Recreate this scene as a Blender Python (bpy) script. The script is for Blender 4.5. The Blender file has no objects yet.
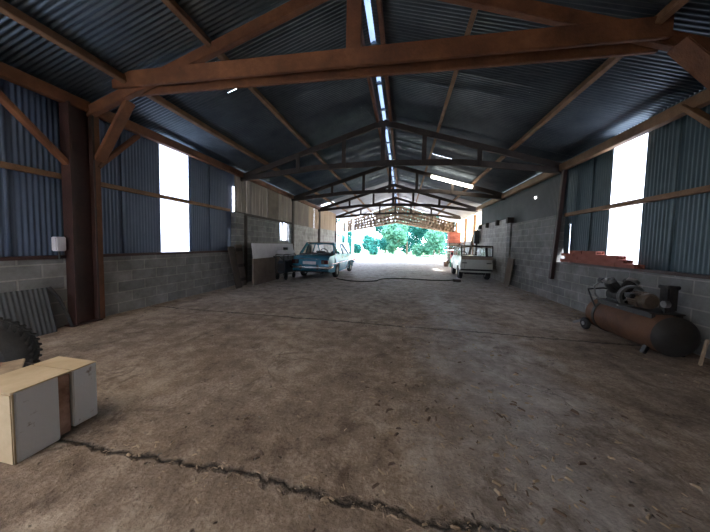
import bpy, bmesh, math, random
from mathutils import Vector as V, Matrix as M
random.seed(11)
C = bpy.context.scene.collection
PI = math.pi

# ------------------------------------------------------------------ materials
def new_mat(name):
    m = bpy.data.materials.new(name); m.use_nodes = True
    nt = m.node_tree; nt.nodes.clear()
    out = nt.nodes.new('ShaderNodeOutputMaterial')
    return m, nt, out
def node(nt, t, **kw):
    n = nt.nodes.new(t)
    for k, v in kw.items():
        if k.startswith('i_'):
            n.inputs[k[2:].replace('_', ' ')].default_value = v
        else: setattr(n, k, v)
    return n
def ramp(nt, stops):
    r = nt.nodes.new('ShaderNodeValToRGB'); e = r.color_ramp.elements
    e[0].position, e[0].color = stops[0][0], (*stops[0][1], 1)
    e[1].position, e[1].color = stops[-1][0], (*stops[-1][1], 1)
    for p, c in stops[1:-1]:
        x = e.new(p); x.color = (*c, 1)
    return r
def math_n(nt, op, a, b=None, clamp=False):
    n = nt.nodes.new('ShaderNodeMath'); n.operation = op; n.use_clamp = clamp
    for i, v in enumerate((a, b)):
        if v is None: continue
        if isinstance(v, (int, float)): n.inputs[i].default_value = v
        else: nt.links.new(v, n.inputs[i])
    return n.outputs[0]
def mix_col(nt, f, a, b):
    n = nt.nodes.new('ShaderNodeMix'); n.data_type = 'RGBA'
    for s, v in ((n.inputs[0], f), (n.inputs[6], a), (n.inputs[7], b)):
        if isinstance(v, (int, float)): s.default_value = v
        elif isinstance(v, tuple): s.default_value = (*v, 1)
        else: nt.links.new(v, s)
    return n.outputs[2]
def coords(nt, scale=(1, 1, 1)):
    t = nt.nodes.new('ShaderNodeTexCoord'); mp = nt.nodes.new('ShaderNodeMapping')
    mp.inputs['Scale'].default_value = scale
    nt.links.new(t.outputs['Object'], mp.inputs['Vector'])
    return mp.outputs[0]
def noise(nt, vec, scale, detail=4, rough=.6, dist=0):
    n = node(nt, 'ShaderNodeTexNoise'); n.inputs['Scale'].default_value = scale
    n.inputs['Detail'].default_value = detail; n.inputs['Roughness'].default_value = rough
    n.inputs['Distortion'].default_value = dist
    nt.links.new(vec, n.inputs['Vector']); return n.outputs['Fac']
def bump(nt, h, strength=.3, dist=.02):
    b = nt.nodes.new('ShaderNodeBump'); b.inputs['Strength'].default_value = strength
    b.inputs['Distance'].default_value = dist; nt.links.new(h, b.inputs['Height']); return b.outputs[0]
def mottled(name, c1, c2, scale=4, rough=.8, metal=0, stretch=(1, 1, 1), bstr=.25, bscale=30, spec=.5, lo=.3, hi=.7, c3=None):
    m, nt, out = new_mat(name)
    vec = coords(nt, stretch)
    n1 = noise(nt, vec, scale, 6, .65)
    r = ramp(nt, [(lo, c1), (hi, c2)] if c3 is None else [(lo, c1), ((lo + hi) / 2, c2), (hi, c3)])
    nt.links.new(n1, r.inputs[0])
    p = node(nt, 'ShaderNodeBsdfPrincipled', i_Roughness=rough, i_Metallic=metal)
    p.inputs['Specular IOR Level'].default_value = spec
    nt.links.new(r.outputs[0], p.inputs['Base Color'])
    if bstr: nt.links.new(bump(nt, noise(nt, vec, bscale, 3), bstr), p.inputs['Normal'])
    nt.links.new(p.outputs[0], out.inputs[0]); return m
def blocks(name, c1, c2, mortar, bw=.5, rh=.2, rough=.95, axis='yz', msize=.012):
    m, nt, out = new_mat(name)
    t = nt.nodes.new('ShaderNodeTexCoord'); s = nt.nodes.new('ShaderNodeSeparateXYZ'); cb = nt.nodes.new('ShaderNodeCombineXYZ')
    nt.links.new(t.outputs['Object'], s.inputs[0])
    nt.links.new(s.outputs['XYZ'.index(axis[0].upper())], cb.inputs[0]); nt.links.new(s.outputs[2], cb.inputs[1])
    b = nt.nodes.new('ShaderNodeTexBrick'); nt.links.new(cb.outputs[0], b.inputs['Vector'])
    b.inputs['Scale'].default_value = 1; b.inputs['Brick Width'].default_value = bw; b.inputs['Row Height'].default_value = rh
    b.inputs['Mortar Size'].default_value = msize; b.inputs['Mortar Smooth'].default_value = .3; b.inputs['Bias'].default_value = 0
    b.inputs['Color1'].default_value = (*c1, 1); b.inputs['Color2'].default_value = (*c2, 1); b.inputs['Mortar'].default_value = (*mortar, 1)
    n1 = noise(nt, t.outputs['Object'], 3, 6, .7); r = ramp(nt, [(.3, (.55, .53, .5)), (.7, (1.15, 1.15, 1.15))]); nt.links.new(n1, r.inputs[0])
    mx = nt.nodes.new('ShaderNodeMix'); mx.data_type = 'RGBA'; mx.blend_type = 'MULTIPLY'; mx.inputs[0].default_value = .9
    nt.links.new(b.outputs['Color'], mx.inputs[6]); nt.links.new(r.outputs[0], mx.inputs[7])
    p = node(nt, 'ShaderNodeBsdfPrincipled', i_Roughness=rough); p.inputs['Specular IOR Level'].default_value = .2
    nt.links.new(mx.outputs[2], p.inputs['Base Color'])
    h = math_n(nt, 'SUBTRACT', math_n(nt, 'MULTIPLY', noise(nt, t.outputs['Object'], 60, 2), .35), b.outputs['Fac'])
    nt.links.new(bump(nt, h, .6, .012), p.inputs['Normal'])
    nt.links.new(p.outputs[0], out.inputs[0]); return m
def translucent(name, col, transp=.35):
    m, nt, out = new_mat(name)
    tl = node(nt, 'ShaderNodeBsdfTranslucent'); tl.inputs[0].default_value = (*col, 1)
    tr = node(nt, 'ShaderNodeBsdfTransparent'); tr.inputs[0].default_value = (*col, 1)
    r = ramp(nt, [(.3, tuple(c * .75 for c in col)), (.7, col)]); nt.links.new(noise(nt, coords(nt), 2.5), r.inputs[0])
    nt.links.new(r.outputs[0], tl.inputs[0])
    mx = node(nt, 'ShaderNodeMixShader'); mx.inputs[0].default_value = transp
    nt.links.new(tl.outputs[0], mx.inputs[1]); nt.links.new(tr.outputs[0], mx.inputs[2])
    gl = node(nt, 'ShaderNodeBsdfGlossy'); gl.inputs['Roughness'].default_value = .35
    m2 = node(nt, 'ShaderNodeMixShader'); m2.inputs[0].default_value = .06
    nt.links.new(mx.outputs[0], m2.inputs[1]); nt.links.new(gl.outputs[0], m2.inputs[2])
    nt.links.new(m2.outputs[0], out.inputs[0]); return m
def glass_mat(name, col=(.8, .9, .9)):
    m, nt, out = new_mat(name)
    tr = node(nt, 'ShaderNodeBsdfTransparent'); tr.inputs[0].default_value = (*col, 1)
    gl = node(nt, 'ShaderNodeBsdfGlossy'); gl.inputs['Roughness'].default_value = .05
    mx = node(nt, 'ShaderNodeMixShader'); mx.inputs[0].default_value = .07
    nt.links.new(tr.outputs[0], mx.inputs[1]); nt.links.new(gl.outputs[0], mx.inputs[2])
    nt.links.new(mx.outputs[0], out.inputs[0]); return m
def emit_mat(name, col, s):
    m, nt, out = new_mat(name)
    e = node(nt, 'ShaderNodeEmission', i_Strength=s); e.inputs[0].default_value = (*col, 1)
    nt.links.new(e.outputs[0], out.inputs[0]); return m
def leaf_mat(name, c1, c2):
    m, nt, out = new_mat(name)
    r = ramp(nt, [(.3, c1), (.7, c2)]); nt.links.new(noise(nt, coords(nt), 1.3, 4), r.inputs[0])
    d = node(nt, 'ShaderNodeBsdfDiffuse'); t = node(nt, 'ShaderNodeBsdfTranslucent'); mx = node(nt, 'ShaderNodeMixShader'); mx.inputs[0].default_value = .4
    nt.links.new(r.outputs[0], d.inputs[0]); nt.links.new(r.outputs[0], t.inputs[0])
    nt.links.new(d.outputs[0], mx.inputs[1]); nt.links.new(t.outputs[0], mx.inputs[2]); nt.links.new(mx.outputs[0], out.inputs[0]); return m
def floor_mat():
    m, nt, out = new_mat('packed_dirt_concrete')
    t = nt.nodes.new('ShaderNodeTexCoord'); vec = t.outputs['Object']
    s = nt.nodes.new('ShaderNodeSeparateXYZ'); nt.links.new(vec, s.inputs[0]); X, Y = s.outputs[0], s.outputs[1]
    nb = noise(nt, vec, .9, 6, .62); nm = noise(nt, vec, 5, 6, .7); nf = noise(nt, vec, 45, 4, .7)
    dirt = ramp(nt, [(.38, (.10, .068, .048)), (.5, (.265, .198, .148)), (.62, (.50, .405, .315))])
    nt.links.new(math_n(nt, 'ADD', math_n(nt, 'ADD', math_n(nt, 'MULTIPLY', nb, .36), math_n(nt, 'MULTIPLY', nm, .36)), math_n(nt, 'MULTIPLY', nf, .28)), dirt.inputs[0])
    conc = ramp(nt, [(.35, (.30, .285, .285)), (.65, (.54, .53, .54))]); nt.links.new(nm, conc.inputs[0])
    # a smoother swept concrete lane right of the middle, frayed by dirt
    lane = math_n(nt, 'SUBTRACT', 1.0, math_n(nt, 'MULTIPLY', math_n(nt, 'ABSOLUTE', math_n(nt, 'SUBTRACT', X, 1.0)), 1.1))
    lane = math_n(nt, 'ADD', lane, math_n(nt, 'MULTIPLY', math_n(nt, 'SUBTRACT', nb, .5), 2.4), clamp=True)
    far = math_n(nt, 'MULTIPLY', math_n(nt, 'SUBTRACT', Y, 4.0), .13, clamp=True)  # floor paled toward the far end, painting in the daylight there
    lane = math_n(nt, 'MAXIMUM', math_n(nt, 'MULTIPLY', lane, .65), math_n(nt, 'MULTIPLY', far, .8))  # the lane and the painted far daylight share one mask
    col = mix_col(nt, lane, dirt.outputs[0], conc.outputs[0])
    # dark soil blotches
    bl = ramp(nt, [(.53, (0, 0, 0)), (.62, (1, 1, 1))]); nt.links.new(noise(nt, vec, 2.2, 9, .78, .8), bl.inputs[0])
    col = mix_col(nt, math_n(nt, 'MULTIPLY', bl.outputs[0], .6), col, (.085, .055, .036))
    wobx = math_n(nt, 'MULTIPLY', math_n(nt, 'SUBTRACT', noise(nt, vec, 1.1, 3), .5), .22)
    wobf = math_n(nt, 'MULTIPLY', math_n(nt, 'SUBTRACT', noise(nt, vec, 9, 5), .5), .14)
    crack = None
    for y0, w in ((1.27, .028), (4.33, .036), (7.4, .018), (10.5, .02), (13.6, .02)):
        d = math_n(nt, 'ABSOLUTE', math_n(nt, 'ADD', math_n(nt, 'ADD', math_n(nt, 'SUBTRACT', Y, y0), wobx), wobf))
        k = math_n(nt, 'SUBTRACT', 1.0, math_n(nt, 'DIVIDE', d, w), clamp=True)
        crack = k if crack is None else math_n(nt, 'MAXIMUM', crack, k)
    # fine random cracks
    vo = node(nt, 'ShaderNodeTexVoronoi'); vo.feature = 'DISTANCE_TO_EDGE'; vo.inputs['Scale'].default_value = .55
    ad = node(nt, 'ShaderNodeVectorMath'); ad.operation = 'ADD'
    nz = node(nt, 'ShaderNodeTexNoise'); nz.inputs['Scale'].default_value = 2.5; nz.inputs['Detail'].default_value = 5; nt.links.new(vec, nz.inputs['Vector'])
    sc = node(nt, 'ShaderNodeVectorMath'); sc.operation = 'SCALE'; sc.inputs[3].default_value = .5
    nt.links.new(nz.outputs['Color'], sc.inputs[0]); nt.links.new(vec, ad.inputs[0]); nt.links.new(sc.outputs[0], ad.inputs[1]); nt.links.new(ad.outputs[0], vo.inputs['Vector'])
    k2 = math_n(nt, 'SUBTRACT', 1.0, math_n(nt, 'DIVIDE', vo.outputs['Distance'], .012), clamp=True)
    k2 = math_n(nt, 'MULTIPLY', k2, math_n(nt, 'MULTIPLY', math_n(nt, 'SUBTRACT', nb, .42), 4, clamp=True))
    crack = math_n(nt, 'MAXIMUM', crack, math_n(nt, 'MULTIPLY', k2, .3))
    pit = ramp(nt, [(.66, (0, 0, 0)), (.72, (1, 1, 1))]); nt.links.new(noise(nt, vec, 14, 3, .6), pit.inputs[0])
    crack = math_n(nt, 'MAXIMUM', crack, math_n(nt, 'MULTIPLY', pit.outputs[0], .75))
    col = mix_col(nt, math_n(nt, 'MULTIPLY', crack, .92), col, (.018, .014, .010))
    p = node(nt, 'ShaderNodeBsdfPrincipled'); p.inputs['Specular IOR Level'].default_value = .35
    rr = ramp(nt, [(0, (.95, .95, .95)), (1, (.55, .55, .55))]); nt.links.new(lane, rr.inputs[0]); nt.links.new(rr.outputs[0], p.inputs['Roughness'])
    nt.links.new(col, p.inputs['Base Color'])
    h = math_n(nt, 'ADD', math_n(nt, 'MULTIPLY', nm, 1.0), math_n(nt, 'MULTIPLY', nf, .25))
    h = math_n(nt, 'SUBTRACT', h, math_n(nt, 'MULTIPLY', crack, 1.6))
    nt.links.new(bump(nt, h, .8, .035), p.inputs['Normal'])
    nt.links.new(p.outputs[0], out.inputs[0]); return m
MT = dict(
    floor=floor_mat(),
    ground=mottled('pale_gravel', (.50, .46, .40), (.72, .69, .62), 2, .95),
    earth=mottled('bare_earth', (.16, .155, .15), (.26, .25, .24), 2, .95),
    grass=mottled('grass', (.10, .24, .12), (.22, .40, .20), 3, .95),
    beam=mottled('red_brown_timber', (.085, .030, .013), (.165, .062, .026), 2.2, .75, stretch=(1, 1, 1), c3=(.27, .11, .046), lo=.3, hi=.75),
    purlin=mottled('orange_brown_timber', (.14, .072, .037), (.30, .17, .092), 3, .75),
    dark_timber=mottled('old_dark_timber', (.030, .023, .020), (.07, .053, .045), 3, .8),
    roof=mottled('weathered_sheet_steel', (.075, .095, .115), (.15, .18, .205), 1.2, .38, .8, bstr=.08, bscale=40),
    roof_far_lit=mottled('far_lit_sheet_steel', (.36, .37, .40), (.50, .51, .55), 1.2, .5, .3, bstr=.08, bscale=40),  # far roof sheets: reflected outside light painted in as a paler tone
    clad_left=mottled('blue_sheet_steel', (.075, .108, .175), (.115, .155, .24), .8, .55, .1, bstr=.05),
    clad_right=mottled('teal_sheet_steel', (.042, .075, .092), (.078, .12, .14), .8, .55, .15, bstr=.05),
    clad_grey=mottled('dark_grey_sheet', (.045, .05, .055), (.085, .09, .095), 1.5, .6, .1, bstr=.05),
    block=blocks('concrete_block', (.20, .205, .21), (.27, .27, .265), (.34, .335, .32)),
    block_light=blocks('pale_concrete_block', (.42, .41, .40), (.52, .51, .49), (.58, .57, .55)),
    plank=mottled('grey_weathered_plank', (.16, .135, .12), (.36, .30, .255), 1.6, .9, stretch=(1, 6, .5)),
    plank_warm=mottled('tan_plank', (.34, .24, .17), (.55, .42, .31), 1.6, .9, stretch=(1, 5, .5)),
    steel_red=mottled('rust_red_painted_steel', (.024, .011, .010), (.06, .024, .019), 2, .6, .1),
    glassfibre=translucent('clear_corrugated_sheet', (.50, .53, .58), .015), ridge_sheet=translucent('grimy_ridge_sheet', (.045, .062, .092), 0.0),
    warm_sheet=translucent('warm_tint_roof_sheet', (.58, .47, .33), .03),  # tinted so the added roof sheet casts warm light
    cream_sheet=translucent('cream_glassfibre_sheet', (.75, .62, .42), .05),
    white_paint=mottled('chipped_white_paint', (.26, .20, .15), (.84, .86, .87), 7, .55, bstr=.1, lo=.30, hi=.38),
    beige=mottled('warm_lit_white_paint', (.46, .33, .18), (.68, .55, .36), 2.4, .55, bstr=.1),  # box front and top: warm daylight put into the paint colour
    rust=mottled('rusty_foam_edge', (.14, .06, .035), (.55, .35, .26), 7, .9),
    tank=mottled('faded_orange_tank_paint', (.055, .021, .008), (.105, .042, .016), 2.5, .75, 0, c3=(.15, .065, .026)),
    tank_end=mottled('black_dusty_steel', (.018, .017, .016), (.045, .04, .036), 5, .6, .2),
    iron=mottled('dark_greasy_iron', (.02, .02, .022), (.065, .06, .055), 9, .5, .6),
    alu=mottled('dull_aluminium', (.20, .20, .20), (.36, .36, .35), 6, .4, .8),
    motor=mottled('dusty_brown_motor_paint', (.075, .052, .036), (.14, .10, .068), 6, .6, .1),
    tyre=mottled('dusty_rubber', (.010, .009, .008), (.034, .029, .023), 7, .9),
    tyre_car=mottled('black_rubber', (.012, .012, .013), (.03, .03, .03), 7, .85),
    brick=mottled('red_hollow_clay', (.25, .075, .052), (.38, .13, .09), 6, .9),
    blue=mottled('faded_blue_car_paint', (.03, .145, .22), (.048, .19, .28), 1.5, .25, .15, bstr=0),
    navy=mottled('dark_navy_paint', (.012, .02, .035), (.03, .045, .07), 3, .5),
    white_car=mottled('cream_white_car_paint', (.52, .53, .49), (.66, .66, .61), 1.5, .35, bstr=0),
    trim_tan=mottled('tan_tailgate_band', (.24, .18, .13), (.36, .28, .21), 4, .6, bstr=0),
    black=mottled('black_plastic', (.012, .012, .013), (.03, .03, .032), 6, .5, bstr=0),
    chrome=mottled('dull_chrome', (.55, .56, .58), (.75, .76, .78), 4, .2, 1, bstr=0),
    lamp_red=mottled('dark_red_lens', (.03, .006, .006), (.07, .01, .01), 6, .2, bstr=0),
    seat=mottled('dark_seat_cloth', (.03, .03, .035), (.06, .06, .065), 9, .9),
    plate=mottled('grey_number_plate', (.38, .40, .42), (.5, .52, .54), 6, .5, bstr=0),
    green=mottled('bright_green_drum', (.02, .30, .13), (.04, .42, .20), 4, .5),
    red=mottled('faded_red_drum', (.42, .07, .06), (.56, .13, .11), 4, .5),
    straw=mottled('pale_wood_chip', (.18, .125, .08), (.50, .38, .26), 5, .9),
    stone=mottled('small_stone', (.05, .045, .04), (.28, .25, .21), 9, .9),
    glass=glass_mat('car_glass', (.94, .97, .97)),
    rubber=mottled('black_hose_rubber', (.01, .01, .01), (.025, .025, .025), 8, .6),
    tube=emit_mat('fluorescent_tube', (1.0, .93, .80), 9),
    dirty_white=mottled('dirty_white_board', (.50, .49, .53), (.72, .71, .76), 1.6, .7),
    board=mottled('brown_hardboard', (.11, .085, .07), (.21, .165, .135), 2, .85),
    bark=mottled('bark', (.09, .06, .04), (.16, .11, .08), 6, .9),
    render=mottled('cream_render', (.62, .55, .42), (.75, .68, .55), 2, .9),
)

# ------------------------------------------------------------------ mesh builder
class MB:
    def __init__(s): s.v = []; s.f = []
    def add(s, vs, fs):
        b = len(s.v); s.v += [tuple(p) for p in vs]; s.f += [tuple(i + b for i in f) for f in fs]; return s
    def box(s, lo, hi, bev=0, rot=None, piv=None):
        lo, hi = V(lo), V(hi)
        bm = bmesh.new(); bmesh.ops.create_cube(bm, size=1)
        for v in bm.verts: v.co = V(((lo[i] + hi[i]) / 2 + v.co[i] * (hi[i] - lo[i]) for i in range(3)))
        if bev: bmesh.ops.bevel(bm, geom=bm.edges[:], offset=bev, segments=2, affect='EDGES')
        if rot is not None:
            pv = V(piv) if piv else (lo + hi) / 2
            for v in bm.verts: v.co = rot @ (v.co - pv) + pv
        bm.verts.index_update()
        s.add([v.co[:] for v in bm.verts], [[v.index for v in f.verts] for f in bm.faces]); bm.free(); return s
    def beam(s, p, q, w, h, up=(0, 0, 1), bev=.008):
        p, q = V(p), V(q); d = q - p; L = d.length; z = d.normalized()
        side = z.cross(V(up)).normalized(); u = side.cross(z)
        R = M((side, z, u)).transposed()
        o = MB().box((-w / 2, 0, -h / 2), (w / 2, L, h / 2), bev)
        s.add([p + R @ V(v) for v in o.v], o.f); return s
    def cyl(s, p, q, r, r2=None, n=16, cap=True):
        return s.lathe(p, q, [(0, r), (1, r if r2 is None else r2)], n, cap)
    def lathe(s, p, q, prof, n=24, cap=True, close=False):
        """prof: (t, radius) with t as a fraction of p->q"""
        p, q = V(p), V(q); d = q - p; z = d.normalized()
        a = z.orthogonal().normalized(); b = z.cross(a)
        vs = []; fs = []
        for t, r in prof:
            for k in range(n):
                an = 2 * PI * k / n; vs.append(p + d * t + (a * math.cos(an) + b * math.sin(an)) * r)
        m = len(prof)
        for i in range(m if close else m - 1):
            j = (i + 1) % m
            for k in range(n): fs.append((i * n + k, i * n + (k + 1) % n, j * n + (k + 1) % n, j * n + k))
        if cap and not close: fs.append(tuple(range(n - 1, -1, -1))); fs.append(tuple((m - 1) * n + k for k in range(n)))
        return s.add(vs, fs)
    def tube(s, pts, r, n=8):
        pts = [V(p) for p in pts]; vs = []; fs = []; ref = None
        for i, p in enumerate(pts):
            d = (pts[min(i + 1, len(pts) - 1)] - pts[max(i - 1, 0)]).normalized()
            ref = d.orthogonal().normalized() if ref is None else (ref - d * ref.dot(d)).normalized()
            b = d.cross(ref)
            for k in range(n):
                an = 2 * PI * k / n; vs.append(p + (ref * math.cos(an) + b * math.sin(an)) * r)
        for i in range(len(pts) - 1):
            for k in range(n): fs.append((i * n + k, i * n + (k + 1) % n, (i + 1) * n + (k + 1) % n, (i + 1) * n + k))
        fs.append(tuple(range(n - 1, -1, -1))); fs.append(tuple((len(pts) - 1) * n + k for k in range(n)))
        return s.add(vs, fs)
    def sheet(s, o, u, v, ulen, vlen, nrm, wl=.1, amp=.014, per=6, rows=1, u0=0.0):
        """corrugated sheet: waves run across u, straight along v"""
        o, u, v, nrm = V(o), V(u), V(v), V(nrm); n = max(2, int(ulen / wl * per)); vs = []; fs = []
        for j in range(rows + 1):
            for i in range(n + 1):
                a = ulen * i / n
                vs.append(o + u * a + v * (vlen * j / rows) + nrm * (amp * math.sin(2 * PI * (a + u0) / wl)))
        for j in range(rows):
            for i in range(n): k = j * (n + 1) + i; fs.append((k, k + 1, k + n + 2, k + n + 1))
        return s.add(vs, fs)
    def prism(s, poly, axis, a, b):
        """2-D polygon extruded along axis 0/1/2 from a to b"""
        def P(p, t):
            q = list(p); q.insert(axis, t); return q
        n = len(poly)
        vs = [P(p, a) for p in poly] + [P(p, b) for p in poly]
        fs = [tuple(range(n)), tuple(range(2 * n - 1, n - 1, -1))] + [(i, i + n, (i + 1) % n + n, (i + 1) % n) for i in range(n)]
        return s.add(vs, fs)
    def build(s, name, mat, parent=None, smooth=None, kind=None, solid=0):
        me = bpy.data.meshes.new(name); me.from_pydata(s.v, [], s.f)
        bm = bmesh.new(); bm.from_mesh(me)
        if not solid and smooth != 'sheet': bmesh.ops.recalc_face_normals(bm, faces=bm.faces[:])
        bm.to_mesh(me); bm.free()
        me.materials.append(MT[mat] if isinstance(mat, str) else mat)
        if smooth:
            for p in me.polygons: p.use_smooth = True
            if smooth != 'sheet': me.set_sharp_from_angle(angle=math.radians(38))
        o = bpy.data.objects.new(name, me); C.objects.link(o)
        if parent is not None: o.parent = parent
        if kind: o['kind'] = kind
        if solid:
            md = o.modifiers.new('thick', 'SOLIDIFY'); md.thickness = solid
        return o
def tag(o, label, cat, group=None, kind=None):
    o['label'] = label; o['category'] = cat
    if group: o['group'] = group
    if kind: o['kind'] = kind
    return o
def thing(name, label, cat, loc=(0, 0, 0), rz=0, group=None, rot=None):
    o = bpy.data.objects.new(name, None); o.empty_display_size = .2; C.objects.link(o)
    o.location = loc; o.rotation_euler = rot if rot else (0, 0, rz)
    return tag(o, label, cat, group)
def struct_root(name):
    o = bpy.data.objects.new(name, None); C.objects.link(o); o['kind'] = 'structure'; return o

# ------------------------------------------------------------------ key dimensions
PW = .062                            # pitch of the corrugation
XL, XR, XC = -5.25, 3.95, -.65       # block wall faces, ridge line
YB, YE = -3.2, 23.2                  # back (behind the camera) and far end of the barn
RZ, SL = 5.14, .31                   # ridge height of the sheeting, roof slope
def roof_z(x): return RZ - SL * abs(x - XC)
TY = (3.35, 7.4, 11.2, 15.0, 19.1)   # truss lines

# ------------------------------------------------------------------ setting
fl = MB().add([(-5.6, YB, 0), (5.0, YB, 0), (5.0, YE, 0), (-5.6, YE, 0)], [(0, 1, 2, 3)]).build('floor', 'floor', kind='structure')
g = MB(); g2 = MB()
for x0, x1, y0, y1 in ((-60, 60, YE, 75), (-60, -5.6, -40, YE), (5.0, 60, -40, YE), (-5.6, 5.0, -40, YB)):
    (g2 if x1 == -5.6 or x0 == 5.0 else g).add([(x0, y0, -.02), (x1, y0, -.02), (x1, y1, -.02), (x0, y1, -.02)], [(0, 1, 2, 3)])
g.build('ground', 'ground', kind='structure'); g2.build('ground', 'earth', kind='structure')
gr = MB(); gr.add([(-40, 28.5, 0), (40, 30.5, 0), (40, 70, 0.1), (-40, 70, .1)], [(0, 1, 2, 3)])
gr.build('ground', 'grass', kind='structure')

# roof: separate sheets side by side, a few joints left slightly open
def slope(side):
    mb_near, mb_far = MB(), MB(); ea = XC + side * 4.9; ln = math.hypot(4.9, SL * 4.9)
    v = V((side * 4.9, 0, -SL * 4.9)).normalized(); nrm = V((side * SL, 0, 1)).normalized()
    rnd = random.Random(5 + side)
    gaps = {-1: {4.44: (2.6, 2.9), 6.9: (.55, 2.0)}, 1: {5.52: (1.9, 3.0), 7.98: (1.25, 1.65), 9.4: (1.6, 3.1)}}[side]
    ys = [YB - .3]; cuts = sorted(gaps)
    y = YB - .3
    while y < YE + .4:
        nx = y + .86
        for c in cuts:
            if y < c - .02 and nx > c - .3: nx = c; break
        if nx > YE + .4: nx = YE + .4 + .001
        ys.append(nx); y = nx
    off = .05   # open ridge strip is glazed separately
    for a, b in zip(ys, ys[1:]):
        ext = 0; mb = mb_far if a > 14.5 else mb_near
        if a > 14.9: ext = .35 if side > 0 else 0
        gp = next((gaps[c] for c in cuts if abs(b - c) < 1e-6), None)
        ov = .07
        lift = rnd.uniform(0, .008)
        pieces = [(off, ln + ext, ov)] if not gp else [(off, gp[0], ov), (gp[0], gp[1], -.0018), (gp[1], ln + ext, ov)]
        skip = None
        if side < 0 and b > -1.3 and a < .5: near_sky.append((a, b, lift)); pieces = [(off, 1.6, ov), (4.0, ln, ov)]
        if side < 0 and a <= 15.4 < b: skip = True
        for s0, s1, o_ in pieces:
            if skip and s1 > 4.5: s1 = 3.85
            mb.sheet(V((XC, a, RZ + lift)) + v * s0, (0, 1, 0), v, b - a + o_, s1 - s0, nrm, PW, .010, 5, max(1, int((s1 - s0) / 1.3)), a % PW)
        if skip:
            mb.sheet(V((XC, a, RZ + lift)) + v * 4.65, (0, 1, 0), v, b - a + .07, ln - 4.65, nrm, PW, .010, 5, 1, a % PW)
            sky = MB().sheet(V((XC, a + .3, RZ + lift + .02)) + v * 3.85, (0, 1, 0), v, b - a - .4, .8, nrm, PW, .010, 5, 1, a % PW)
            return_sky.append(sky)
            for aa, bb in ((a, a + .3), (b - .1, b + .07)):
                mb.sheet(V((XC, aa, RZ + lift)) + v * 3.85, (0, 1, 0), v, bb - aa, .8, nrm, PW, .010, 5, 1, aa % PW)
    return mb_near, mb_far
return_sky = []; near_sky = []
ceil = struct_root('ceiling')
for sd in (-1, 1):
    m1, m2 = slope(sd); m1.build('roof_sheeting', 'roof', ceil, 'sheet'); m2.build('roof_sheeting', 'roof_far_lit', ceil, 'sheet')
if return_sky:
    m = MB()
    for q in return_sky: m.add(q.v, q.f)
    m.build('window_3', 'glassfibre', None, 'sheet', 'structure')
if near_sky:
    m = MB(); lnv = V((-4.9, 0, -SL * 4.9)).normalized()
    for a, b_, lf in near_sky: m.sheet(V((XC, a, RZ + lf)) + lnv * 1.55, (0, 1, 0), lnv, b_ - a + .07, 2.5, V((-SL, 0, 1)).normalized(), PW, .010, 5, 2, a % PW)
    m.build('added_skylight', 'warm_sheet', None, 'sheet', 'structure')  # unseen translucent roof sheet, added to light the foreground
# glazed ridge strip
rs = MB(); y = YB
k = 0
while y < YE:
    y2 = min(y + 1.15, YE); dx = .012 * math.sin(k * 2.3)
    rs.add([(XC - .07 + dx, y, RZ - .005), (XC + dx, y, RZ + .03), (XC + .07 + dx, y, RZ - .005), (XC + .07 + dx, y2 - .03, RZ - .005), (XC + dx, y2 - .03, RZ + .03), (XC - .07 + dx, y2 - .03, RZ - .005)],
           [(0, 1, 4, 5), (1, 2, 3, 4)])
    y = y2; k += 1
rs.build('window_4', 'ridge_sheet', None, 'sheet', 'structure')
rc = MB()
y = YB; k = 0
while y < YE:
    y2 = min(y + 1.15, YE)
    rc.box((XC - .13, y2 - .05, RZ - .03), (XC + .13, y2 + .01, RZ + .045)); y = y2
rc.build('ridge_strap', 'roof', ceil)

# ---- left wall
wl = struct_root('wall_left')
b = MB()
b.box((XL - .2, YB, 0), (XL, 6.93, 1.08))
b.box((XL - .2, 7.08, 0), (XL + .04, 7.52, 2.33))
b.box((XL - .2, 6.93, 0), (XL, 7.08, 1.08))
b.box((XL - .2, 7.52, 0), (XL - .04, 10.15, 2.31)); b.box((XL - .2, 10.15, 0), (XL - .04, 10.95, 1.5)); b.box((XL - .2, 10.95, 0), (XL, 11.25, 2.31))
b.build('block_wall', 'block', wl)
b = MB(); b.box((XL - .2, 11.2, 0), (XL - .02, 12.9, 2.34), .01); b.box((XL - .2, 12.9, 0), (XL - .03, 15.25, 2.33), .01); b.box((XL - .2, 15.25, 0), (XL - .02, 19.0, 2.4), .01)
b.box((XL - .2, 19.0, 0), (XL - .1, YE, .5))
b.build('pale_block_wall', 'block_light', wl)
CL = XL - .13
def clad(mb, x, y0, y1, z0, z1, sgn):
    mb.sheet((x, y0, z0), (0, 1, 0), (0, 0, 1), y1 - y0, z1 - z0, (sgn, 0, 0), PW, .006, 5, 1, y0 % PW)
c = MB(); clad(c, CL, YB, .62, 1.06, 3.68, 1); clad(c, CL, 1.48, 4.73, 1.06, 3.68, 1); clad(c, CL, 5.5, 7.0, 1.06, 3.68, 1); clad(c, CL, 7.0, 7.17, 2.35, 3.15, 1); clad(c, CL, 7.0, 7.4, 3.15, 3.68, 1); clad(c, CL, 7.0, 7.4, 1.8, 2.35, 1)
c.add([(CL, 7.0, 1.06), (CL, 7.2, 1.06), (CL, 7.32, 1.8), (CL, 7.0, 1.8)], [(0, 1, 2, 3)])
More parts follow.
